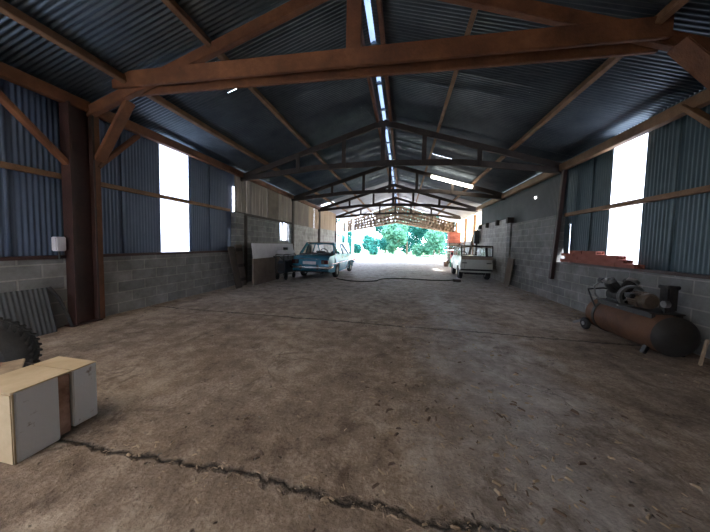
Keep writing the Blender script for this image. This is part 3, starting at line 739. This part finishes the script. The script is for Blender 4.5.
for k in range(5):
    a = k * 2 * PI / 5; m.beam((0, .125, .76), (.145 * math.cos(a), .125, .76 + .145 * math.sin(a)), .022, .03, up=(0, 1, 0))
m.build('flywheel', 'alu', cp, True)
mo = MB().lathe((0, -.12, .75), (0, .07, .75), [(0, .095), (.02, .108), (.95, .108), (1, .09)], 28)
for k in range(20):
    a = k * 2 * PI / 20
    if math.sin(a) > -.6: mo.beam((.108 * math.cos(a), -.11, .75 + .108 * math.sin(a)), (.108 * math.cos(a), .05, .75 + .108 * math.sin(a)), .008, .03, up=(math.cos(a), 0, math.sin(a)), bev=0)
mo.box((-.1, -.1, .64), (.1, .05, .675), .006); mo = mo.build('electric_motor', 'motor', cp, True)
MB().lathe((0, -.12, .75), (0, -.20, .75), [(0, .112), (.7, .112), (1, .085)], 28).build('fan_cover', 'motor', mo, True)
MB().box((-.17, -.08, .77), (-.10, .03, .84), .01).build('terminal_box', 'iron', mo)
MB().cyl((0, .07, .75), (0, .15, .75), .04, n=20).build('motor_pulley', 'alu', cp, True)
m = MB().tube([(-.15, .31, .98), (-.22, .40, .95), (-.24, .52, .86), (-.18, .57, .70), (-.10, .56, .60)], .012); m.build('delivery_pipe', 'alu', cp, True)
MB().cyl((.0, -.38, .60), (.0, -.38, .74), .014).build('pressure_pipe', 'iron', cp)
MB().cyl((-.02, -.38, .76), (.03, -.38, .76), .045, n=20).build('pressure_gauge', 'alu', cp, True)
m = MB().box((.10, -.30, .645), (.22, -.16, .98), .02); m.box((.09, -.305, .95), (.23, -.155, 1.0), .008); m.build('control_box', 'iron', cp)
MB().tube([(-.24, .45, .5), (-.27, .5, .62), (-.26, .62, .78), (.0, .68, .80), (.2, .64, .78), (.24, .5, .62)], .013).build('handle', 'iron', cp, True)
MB().cyl((-.10, -.05, .655), (-.30, -.05, .655), .012).build('drain_lever', 'alu', cp)

bpy.context.view_layer.update()
for k in list(cp.children):
    if k not in kids0: k.location = (0, -.13, -.08)
# boards leaning at the right edge
lb = MB().beam((3.78, 3.62, 0), (3.9, 3.58, .62), .26, .025, up=(-1, 0, .2)); single(lb, 'board', 'board', 'brown wooden board leaning on the right wall at the picture edge', 'board')
lb = MB().beam((3.61, 3.74, 0), (3.66, 3.74, .33), .035, .02, up=(-1, -.3, .2)); single(lb, 'wood_strip', 'straw', 'short pale wood strip leaning between the compressor tank and brown board', 'wood strip')

# bricks on the right sill
ords = ['nearest', 'second nearest', 'third nearest', 'fourth nearest', 'fifth', 'farthest']
brnd = random.Random(4)
def brick(y, z, label, j=0):
    o = thing('hollow_brick', label, 'brick', (XR - .005 + j, y, z), group='red bricks on the right sill')
    m = MB(); L_, D_, H_ = .40, .15, .068
    m.box((-D_ / 2, 0, 0), (D_ / 2, L_, .012)); m.box((-D_ / 2, 0, H_ - .012), (D_ / 2, L_, H_))
    for k in range(4):
        x = -D_ / 2 + k * (D_ - .012) / 3; m.box((x, 0, .012), (x + .012, L_, H_ - .012))
    m.build('clay_body', 'brick', o)
    g_ = MB()
    for k in range(4): g_.box((-D_ / 2 - .002, .0, .012 + k * .013), (-D_ / 2, L_, .016 + k * .013))
    g_.build('grooves', 'brick', o)
lay = [(5.05, 5, 'bottom'), (5.28, 4, 'middle'), (5.42, 4, 'upper'), (5.95, 2, 'top')]
for li, (ys, n_, nm) in enumerate(lay):
    for k in range(n_):
        which = ords[k] if k < n_ - 1 else 'farthest'
        if n_ == 2: which = ['nearer', 'farther'][k]
        brick(ys + .412 * k + brnd.uniform(-.004, .004), 1.076 + li * .0685, f'red brick on the right sill, {which} in the {nm} layer', brnd.uniform(-.012, .012))

# ------------------------------------------------------------------ left wall things
eb = thing('electrical_box', 'small pale electrical box beside the steel column on the left wall', 'electrical box', (XL + .03, 2.93, 1.2))
MB().box((-.05, -.06, 0), (.05, .06, .22), .01).build('case', 'dirty_white', eb); MB().box((.05, -.05, .015), (.058, .05, .205), .003).build('cover', 'dirty_white', eb)
MB().cyl((0, 0, -.12), (0, 0, 0), .012).build('conduit', 'iron', eb)
cs = MB().sheet((XL + .20, -1.0, .0), (0, 1, 0), V((-.17, 0, .66)).normalized(), 3.78, .68, (1, 0, .2), .05, .006, 6, 1)
single(cs, 'corrugated_sheet', 'clad_grey', 'grey corrugated sheet leaning on the block wall left of the steel column', 'sheet', smooth='sheet')
m = MB().tube([(XL + .22, 2.94, .02), (XL + .16, 2.91, .25), (XL + .09, 2.87, .48), (XL + .03, 2.80, .66)], .02); single(m, 'bent_pipe', 'iron', 'dark bent pipe leaning on the left wall beside the steel column', 'pipe', smooth=True)

wb = MB().box((-4.72, 7.2, .86), (-4.69, 10.2, 1.36), .006, M.Rotation(math.radians(-7), 3, 'Y')); single(wb, 'white_board', 'dirty_white', 'long dirty white board standing on the brown panel by left wall', 'board')
bb = MB().box((-4.72, 7.2, 0.0), (-4.66, 8.9, .86), .006); single(bb, 'brown_panel', 'board', 'brown hardboard panel on the floor under the long white board', 'panel')
tb = thing('leaning_door', 'tall narrow dark door leaning on the left wall before the white board', 'door', (-5.0, 6.98, 0), rot=(0, math.radians(-8), 0))
MB().box((-.02, 0, 0), (.02, .34, 1.32), .005).build('leaf', 'board', tb); m = MB()
for z in (.15, .6, 1.1): m.box((.02, .02, z), (.035, .32, z + .1), .003)
m.build('battens', 'dark_timber', tb)
lb2 = MB().box((-4.78, 6.62, 0), (-4.73, 6.95, .0)) if False else MB().beam((-4.83, 6.72, 0), (-5.12, 6.72, 1.25), .28, .03, up=(1, 0, .2)); single(lb2, 'dark_slab', 'dark_timber', 'dark weathered board leaning on the block pier left of the dark door', 'board')
# cultivator-like dark machine in front of the board
ge = thing('generator', 'dark blue machine with pale top standing between white board and blue car', 'machine', (-4.46, 9.05, 0), math.radians(0))
m = MB()
for x in (-.16, .16):
    m.tube([(x, -.5, .2), (x, -.5, .95), (x, .5, .95), (x, .5, .2), (x, -.5, .2)], .018)
m.build('frame', 'iron', ge, True)
MB().box((-.15, -.42, .25), (.15, .42, .72), .04).build('engine_housing', 'navy', ge, True)
MB().box((-.17, -.46, .97), (.17, .46, 1.12), .04).build('fuel_tank', 'dirty_white', ge, True)
MB().cyl((0, -.05, 1.12), (0, -.05, 1.22), .09, n=20).build('filler_cap', 'black', ge, True)
MB().box((-.12, -.47, .35), (.12, -.42, .62), .01).build('grille', 'black', ge)
for y in (-.35, .35):
    for s in (-1, 1): MB().lathe((s * .17 - .03, y, .12), (s * .17 + .03, y, .12), [(0, .04), (0, .1), (.2, .12), (.8, .12), (1, .1), (1, .04)], 20, False, close=True).build('wheel', 'tyre_car', ge, True)
MB().tube([(-.12, -.46, .75), (-.12, -.75, .9), (.12, -.75, .9), (.12, -.46, .75)], .015).build('handle', 'iron', ge, True)
# far left white sheets and small things
m = MB().beam((-4.55, 20.6, 0), (-4.8, 20.6, 1.5), 2.6, .04, up=(1, 0, .15)); single(m, 'tall_sheet', 'dirty_white', 'large pale sheet leaning between the white posts at the far left', 'panel')
m = MB().beam((-5.0, 14.6, 0), (-5.12, 14.6, 1.3), 2.2, .04, up=(1, 0, .1)); single(m, 'tall_sheet', 'dirty_white', 'pale sheet leaning on the block wall beyond the blue car', 'panel')
bk = thing('bucket', 'small dark red bucket on the floor near the far left opening', 'bucket', (-4.0, 20.3, 0))
MB().lathe((0, 0, 0), (0, 0, .3), [(0, .001), (0, .12), (1, .16), (1, .15), (.05, .11), (.05, .001)], 20, False).build('pail', 'red', bk, True); MB().tube([(-.155, 0, .29), (-.12, 0, .38), (0, 0, .43), (.12, 0, .38), (.155, 0, .29)], .008).build('handle', 'iron', bk, True)

# ------------------------------------------------------------------ right side far things
def drum(loc, mat, label, group=None):
    t = thing('drum', label, 'drum', loc)
    h, r = .52, .24
    MB().lathe((0, 0, 0), (0, 0, h), [(0, r * .9), (0, r), (.02, r * 1.02), (.05, r), (.32, r), (.345, r * 1.03), (.37, r), (.63, r), (.655, r * 1.03), (.68, r), (.95, r), (.98, r * 1.02), (1, r), (.98, r * .97)], 32).build('barrel', mat, t, True)
    MB().cyl((r * .55, 0, h * .97), (r * .55, 0, h * 1.02), .035).build('bung', 'iron', t, True)
drum((3.35, 17.6, 0), 'green', 'bright green drum standing on the floor at the far right'); drum((3.35, 17.6, .53), 'red', 'faded red drum stacked on the bright green drum')
bk = thing('bucket', 'brown bucket on the floor left of the green drum', 'bucket', (2.92, 17.9, 0)); MB().lathe((0, 0, 0), (0, 0, .36), [(0, .001), (0, .14), (1, .18), (1, .165), (.06, .13), (.06, .001)], 20, False).build('pail', 'rust', bk, True)
MB().tube([(-.17, 0, .34), (-.13, 0, .43), (0, 0, .47), (.13, 0, .43), (.17, 0, .34)], .008).build('handle', 'iron', bk, True)
ct = thing('crate', 'brown wooden crate carrying red bricks at the far right', 'crate', (4.0, 21.2, 0)); m = MB()
for k in range(6):
    z = .05 + k * .26; m.box((-.45, -.4, z), (.4, -.37, z + .22)); m.box((-.45, -.4, z), (-.42, .4, z + .22)); m.box((-.45, .37, z), (.4, .4, z + .22)); m.box((.37, -.4, z), (.4, .4, z + .22))
m.build('slats', 'board', ct); m = MB()
for x in (-.43, .33):
    for y in (-.38, .32): m.box((x, y, 0), (x + .06, y + .06, 1.62))
m.box((-.44, -.39, 1.59), (.39, .39, 1.62)); m.build('posts_and_lid', 'dark_timber', ct)
sb = MB().box((-.45, -.38, 0), (.42, .38, .88)); o = sb.build('brick_pack', blocks('red_brick_pack', (.45, .15, .12), (.36, .11, .09), (.30, .16, .13), .4, .08, .9, 'xz', .006)); o.location = (4.0, 21.2, 1.62); tag(o, 'block of red bricks stacked on the brown crate at far right', 'bricks')
for x0, x1, y, z1, lab in ((4.12, 4.36, 15.7, 2.5, 'dark leaning timber right of the other one under the cream sheet'), (4.0, 4.36, 17.0, 2.1, 'dark leaning timber left of the other one under the cream sheet')):
    single(MB().beam((x0, y, 0), (x1, y, z1), .12, .12, up=(0, 1, 0)), 'leaning_timber', 'dark_timber', lab, 'timber')
jb = thing('junction_box', 'dark box mounted on a pole by the pale block wall behind the van', 'electrical box', (XR - .13, 14.25, 0)); MB().cyl((0, 0, 0), (0, 0, 2.28), .045).build('pole', 'dark_timber', jb, True); MB().box((-.16, -.14, 1.55), (.1, .0, 2.22), .015).build('case', 'black', jb); MB().box((-.13, -.155, 1.59), (.07, -.14, 2.18), .005).build('cover', 'black', jb)
single(MB().box((-.16, -.09, 0), (.16, .09, .09), .012).v and MB().box((1.98, 10.3, 0), (2.26, 10.5, .09), .012), 'wheel_chock', 'dark_timber', 'dark wooden chock on the floor left of the van', 'chock')
single(MB().beam((3.74, 9.95, 0), (3.86, 9.95, 1.0), .5, .03, up=(-1, 0, .3)), 'dark_slab', 'board', 'dark sheet standing in for a dark wall patch right of the van', 'board')  # added sheet in place of a darker patch on the wall
# hose
pts = []
for p in ((-2.55, 9.55), (-2.2, 9.3), (-1.8, 9.12), (-1.35, 9.15), (-.95, 9.5), (-.85, 9.95), (-.4, 10.35), (.3, 10.45), (1.1, 10.35), (1.7, 10.45), (2.1, 10.75)): pts.append(V((p[0], p[1], .018)))
def smooth_pts(p, n=6):
    o = []
    for i in range(len(p) - 1):
        a, b_, c_, d = p[max(i - 1, 0)], p[i], p[i + 1], p[min(i + 2, len(p) - 1)]
        for k in range(n):
            t = k / n; o.append(.5 * ((2 * b_) + (c_ - a) * t + (2 * a - 5 * b_ + 4 * c_ - d) * t * t + (3 * b_ - a - 3 * c_ + d) * t ** 3))
    return o + [p[-1]]
single(MB().tube(smooth_pts(pts), .018, 8), 'hose', 'rubber', 'black hose snaking across the floor between the blue car and the van', 'hose', smooth=True)

# ------------------------------------------------------------------ fluorescent lamp on the third truss
xa, xb = 1.08, 2.68
za, zb = 4.27, 3.80
lp = thing('strip_light', 'lit fluorescent strip light fixed under the right roof slope', 'lamp', (0, 10.98, 0))
d = V((xb - xa, 0, zb - za)).normalized(); nn_ = V((-d.z, 0, d.x)) 
a, b_ = V((xa, 0, za)), V((xb, 0, zb))
MB().beam(a + nn_ * .07, b_ + nn_ * .07, .07, .045, up=nn_).build('housing', 'white_paint', lp)
m = MB().cyl(a, b_, .06, n=12); m.build('tube', 'tube', lp, True)
m = MB()
for p in (a, b_): m.box(p + V((-.03, -.03, -.03)), p + V((.03, .03, .09)), .004)
m.build('end_cap', 'white_paint', lp)
single(MB().box((XR + .055, 8.8, 2.93), (XR + .085, 8.86, 2.99), .008), 'bright_spot', emit_mat('small_glow', (1, 1, 1), 6), 'tiny bright spot on the dark cladding above the right block wall', 'lamp')  # bright spot on the cladding, drawn as a small glowing block

# ------------------------------------------------------------------ litter on the floor
def litter(n, seed, dist, size, name, mat, label, cat):
    rd = random.Random(seed); mb = MB()
    for _ in range(n):
        x, y = dist(rd); L_ = size[0] + (size[1] - size[0]) * rd.random() ** 2; w_ = L_ * rd.uniform(.18, .4); an = rd.uniform(0, PI); c_, s_ = math.cos(an), math.sin(an)
        h_ = rd.uniform(.3, .9) * w_; t = rd.uniform(-.3, .3) * L_ * .3
        pts = []
        for u, v_, k in ((-1, -1, 0), (1, -.6, 0), (.8, 1, 0), (-.9, .7, 0), (-.6, -.5, 1), (.6, -.4, 1), (.5, .5, 1), (-.6, .4, 1)):
            lx, ly = u * L_ / 2, v_ * w_ / 2; pts.append((x + lx * c_ - ly * s_, y + lx * s_ + ly * c_, .001 + k * h_ + (t * u if k else 0) * .3))
        mb.add(pts, [(3, 2, 1, 0), (4, 5, 6, 7), (0, 1, 5, 4), (1, 2, 6, 5), (2, 3, 7, 6), (3, 0, 4, 7)])
    o = mb.build(name, mat); tag(o, label, cat, kind='stuff')
def d1(r):
    while True:
        x, y = r.gauss(.35, .75), r.uniform(1.0, 5.5)
        if -4.8 < x < 3.3: return x, y
def d2(r):
    
    while True:
        x, y = r.uniform(-4.9, 3.6), 1.1 + abs(r.gauss(0, 4.0))
        if not (x < -2.2 and y < 2.2) and not (x > 3 and 3.5 < y < 5.6): return x, y
def d3(r):
    while True:
        x, y = 3.9 - abs(r.gauss(0, .45)), r.uniform(2.5, 10)
        if not (3.1 < x and 3.5 < y < 5.6) and not (x > 3.65 and 10 < y): return x, y
litter(520, 1, d1, (.012, .06), 'wood_chips', 'straw', 'pale wood chips strewn over the middle of the floor', 'wood chips')
litter(900, 2, d2, (.006, .03), 'grit', 'stone', 'small stones and grit scattered over the whole dirt floor', 'grit')
litter(420, 3, d3, (.015, .06), 'wall_litter', 'straw', 'straw and wood litter along the foot of the right wall', 'litter')
def d5(r):
    while True:
        x, y = r.gauss(.7, .8), r.choice((r.uniform(1.3, 2.6), r.uniform(1.5, 4.3)))
        if -1.6 < x < 2.9: return x, y
litter(170, 9, d5, (.02, .062), 'wood_shavings', 'straw', 'larger curled wood shavings lying right of the middle of the floor', 'wood shavings')
litter(150, 10, d5, (.02, .07), 'bark_bits', 'bark', 'dark bark bits lying among the pale shavings', 'bark')
def d4(r):
    x = r.uniform(-1.9, .9); return x, 1.27 + r.gauss(0, .045)
litter(160, 4, d4, (.012, .04), 'crack_litter', 'straw', 'chips gathered along the nearest floor crack', 'wood chips')

# ------------------------------------------------------------------ trees outside
LM = [leaf_mat('teal_leaves', (.024, .135, .118), (.055, .23, .205)), leaf_mat('yellow_green_leaves', (.055, .175, .12), (.105, .25, .175)), leaf_mat('deep_teal_leaves', (.012, .095, .09), (.036, .175, .163))]
def tree(x, y, h, r, mi, label, name='tree', n=2600, seed=0):
    rd = random.Random(seed + 77); t = thing(name, label, 'tree' if name == 'tree' else 'bush', (x, y, 0))
    bush = name != 'tree'
    cl = []
    for k in range(16 if not bush else 9):
        a = rd.uniform(0, 2 * PI); rr = r * math.sqrt(rd.random()) * .72; z = rd.uniform(.12 if not bush else .15, .95) * h
        cl.append((V((rr * math.cos(a), rr * math.sin(a), z)), r * rd.uniform(.34, .50)))
    mb = MB()
    for _ in range(n):
        c_, cr2 = rd.choice(cl); p = V((rd.gauss(0, 1), rd.gauss(0, 1), rd.gauss(0, 1))).normalized() * cr2 * rd.random() ** .4 + c_
        if p.z < .05: p.z = rd.uniform(.05, .5)
        s_ = rd.uniform(.14, .30); u = V((rd.gauss(0, 1), rd.gauss(0, 1), rd.gauss(0, 1))).normalized(); v_ = u.orthogonal().normalized()
        mb.add([p - u * s_, p + v_ * s_ * .5, p + u * s_, p - v_ * s_ * .5], [(0, 1, 2, 3)])
    mb.build('foliage', LM[mi], t, 'sheet')
    m = MB().cyl((0, 0, -.05), (rd.uniform(-.2, .2), 0, h * .6), .16 if not bush else .05, .05 if not bush else .02, n=10)
    for k in range(4):
        a = rd.uniform(0, 2 * PI); m.cyl((0, 0, h * (.25 + .08 * k)), (r * .6 * math.cos(a), r * .6 * math.sin(a), h * (.55 + .08 * k)), .06 if not bush else .02, .015, n=7)
    m.build('trunk', 'bark', t, True)
tree(.6, 37, 10.5, 3.6, 0, 'tall teal-green tree in the middle of the far opening', seed=1, n=8000)
tree(4.2, 38, 9.6, 3.1, 2, 'broad dark teal tree right of the middle in the far opening', seed=2, n=6000)
tree(-2.9, 42, 9.5, 2.7, 0, 'teal tree left of the middle tree in the far opening', seed=3, n=5000)
tree(2.2, 43.5, 10, 3.2, 0, 'teal tree behind the gap between the tall and the broad tree', seed=12, n=5000)
tree(-9.6, 43, 7.5, 1.9, 2, 'small teal tree at the left side of the far opening', seed=4, n=1500)
tree(-1.0, 32.2, 4.0, 1.9, 1, 'yellow-green bush in front of the tall middle tree', 'bush', 3200, 5)
tree(3.1, 32.2, 3.8, 1.9, 1, 'yellow-green bush in front of the broad dark tree', 'bush', 3200, 6)
tree(-7.2, 34, 2.8, 1.5, 2, 'dark teal low bush at the left of the far opening', 'bush', 1900, 7)
tree(-4.2, 33.5, 2.4, 1.3, 0, 'low teal bush between the dark bush and yellow-green bush', 'bush', 1400, 8)
tree(8.6, 41, 7.0, 1.9, 0, 'pale teal tree at the right edge of the far opening', seed=9, n=1600)
fp = [(3.35, 24.6), (3.0, 25.4)]
for i, (x, y) in enumerate(fp): single(MB().cyl((x, y, -.02), (x, y, .95), .05, n=10).cyl((x, y, .95), (x, y, 1.0), .05, .02, n=10), 'fence_post', 'dark_timber', ['nearer of two short posts outside the far right corner', 'farther of two short posts outside the far right corner'][i], 'post')

# ------------------------------------------------------------------ light
sc = bpy.context.scene
w = bpy.data.worlds.new('World'); sc.world = w; w.use_nodes = True
bg = w.node_tree.nodes['Background']; bg.inputs[0].default_value = (.72, .81, 1.0, 1); bg.inputs[1].default_value = 8.0
sun = bpy.data.lights.new('Sun', 'SUN'); sun.energy = 12; sun.angle = math.radians(1); sun.color = (1, .95, .86)
so = bpy.data.objects.new('Sun', sun); C.objects.link(so); so.rotation_euler = (math.radians(6), math.radians(34), 0)
so['label'] = 'sun'; 

# ------------------------------------------------------------------ camera
cam = bpy.data.cameras.new('Camera'); co = bpy.data.objects.new('Camera', cam); C.objects.link(co)
F, YAW, PITCH, ROLL = 250., math.radians(10.9), math.radians(3.0), .02
f = V((-math.sin(YAW) * math.cos(PITCH), math.cos(YAW) * math.cos(PITCH), -math.sin(PITCH)))
r = V((math.cos(YAW), math.sin(YAW), 0)); u = r.cross(f)
r2 = r * math.cos(ROLL) + u * math.sin(ROLL); u2 = u * math.cos(ROLL) - r * math.sin(ROLL)
mt = M((r2, u2, -f)).transposed().to_4x4(); mt.translation = (0, 0, 1.4)
co.matrix_world = mt
cam.sensor_fit = 'HORIZONTAL'; cam.sensor_width = 36; cam.lens = F / 710 * 36
cam.shift_x = .46 / 710; cam.shift_y = -8.86 / 710
cam.clip_start = .02; cam.clip_end = 300
sc.camera = co
sc.view_settings.view_transform = 'Standard'; sc.view_settings.look = 'None'; sc.view_settings.gamma = 1; sc.view_settings.use_curve_mapping = False
sc.view_settings.exposure = 1.05
sc.cycles.use_denoising = True
sc.cycles.max_bounces = 12; sc.cycles.diffuse_bounces = 8; sc.cycles.transparent_max_bounces = 16
sc.cycles.sample_clamp_indirect = 8
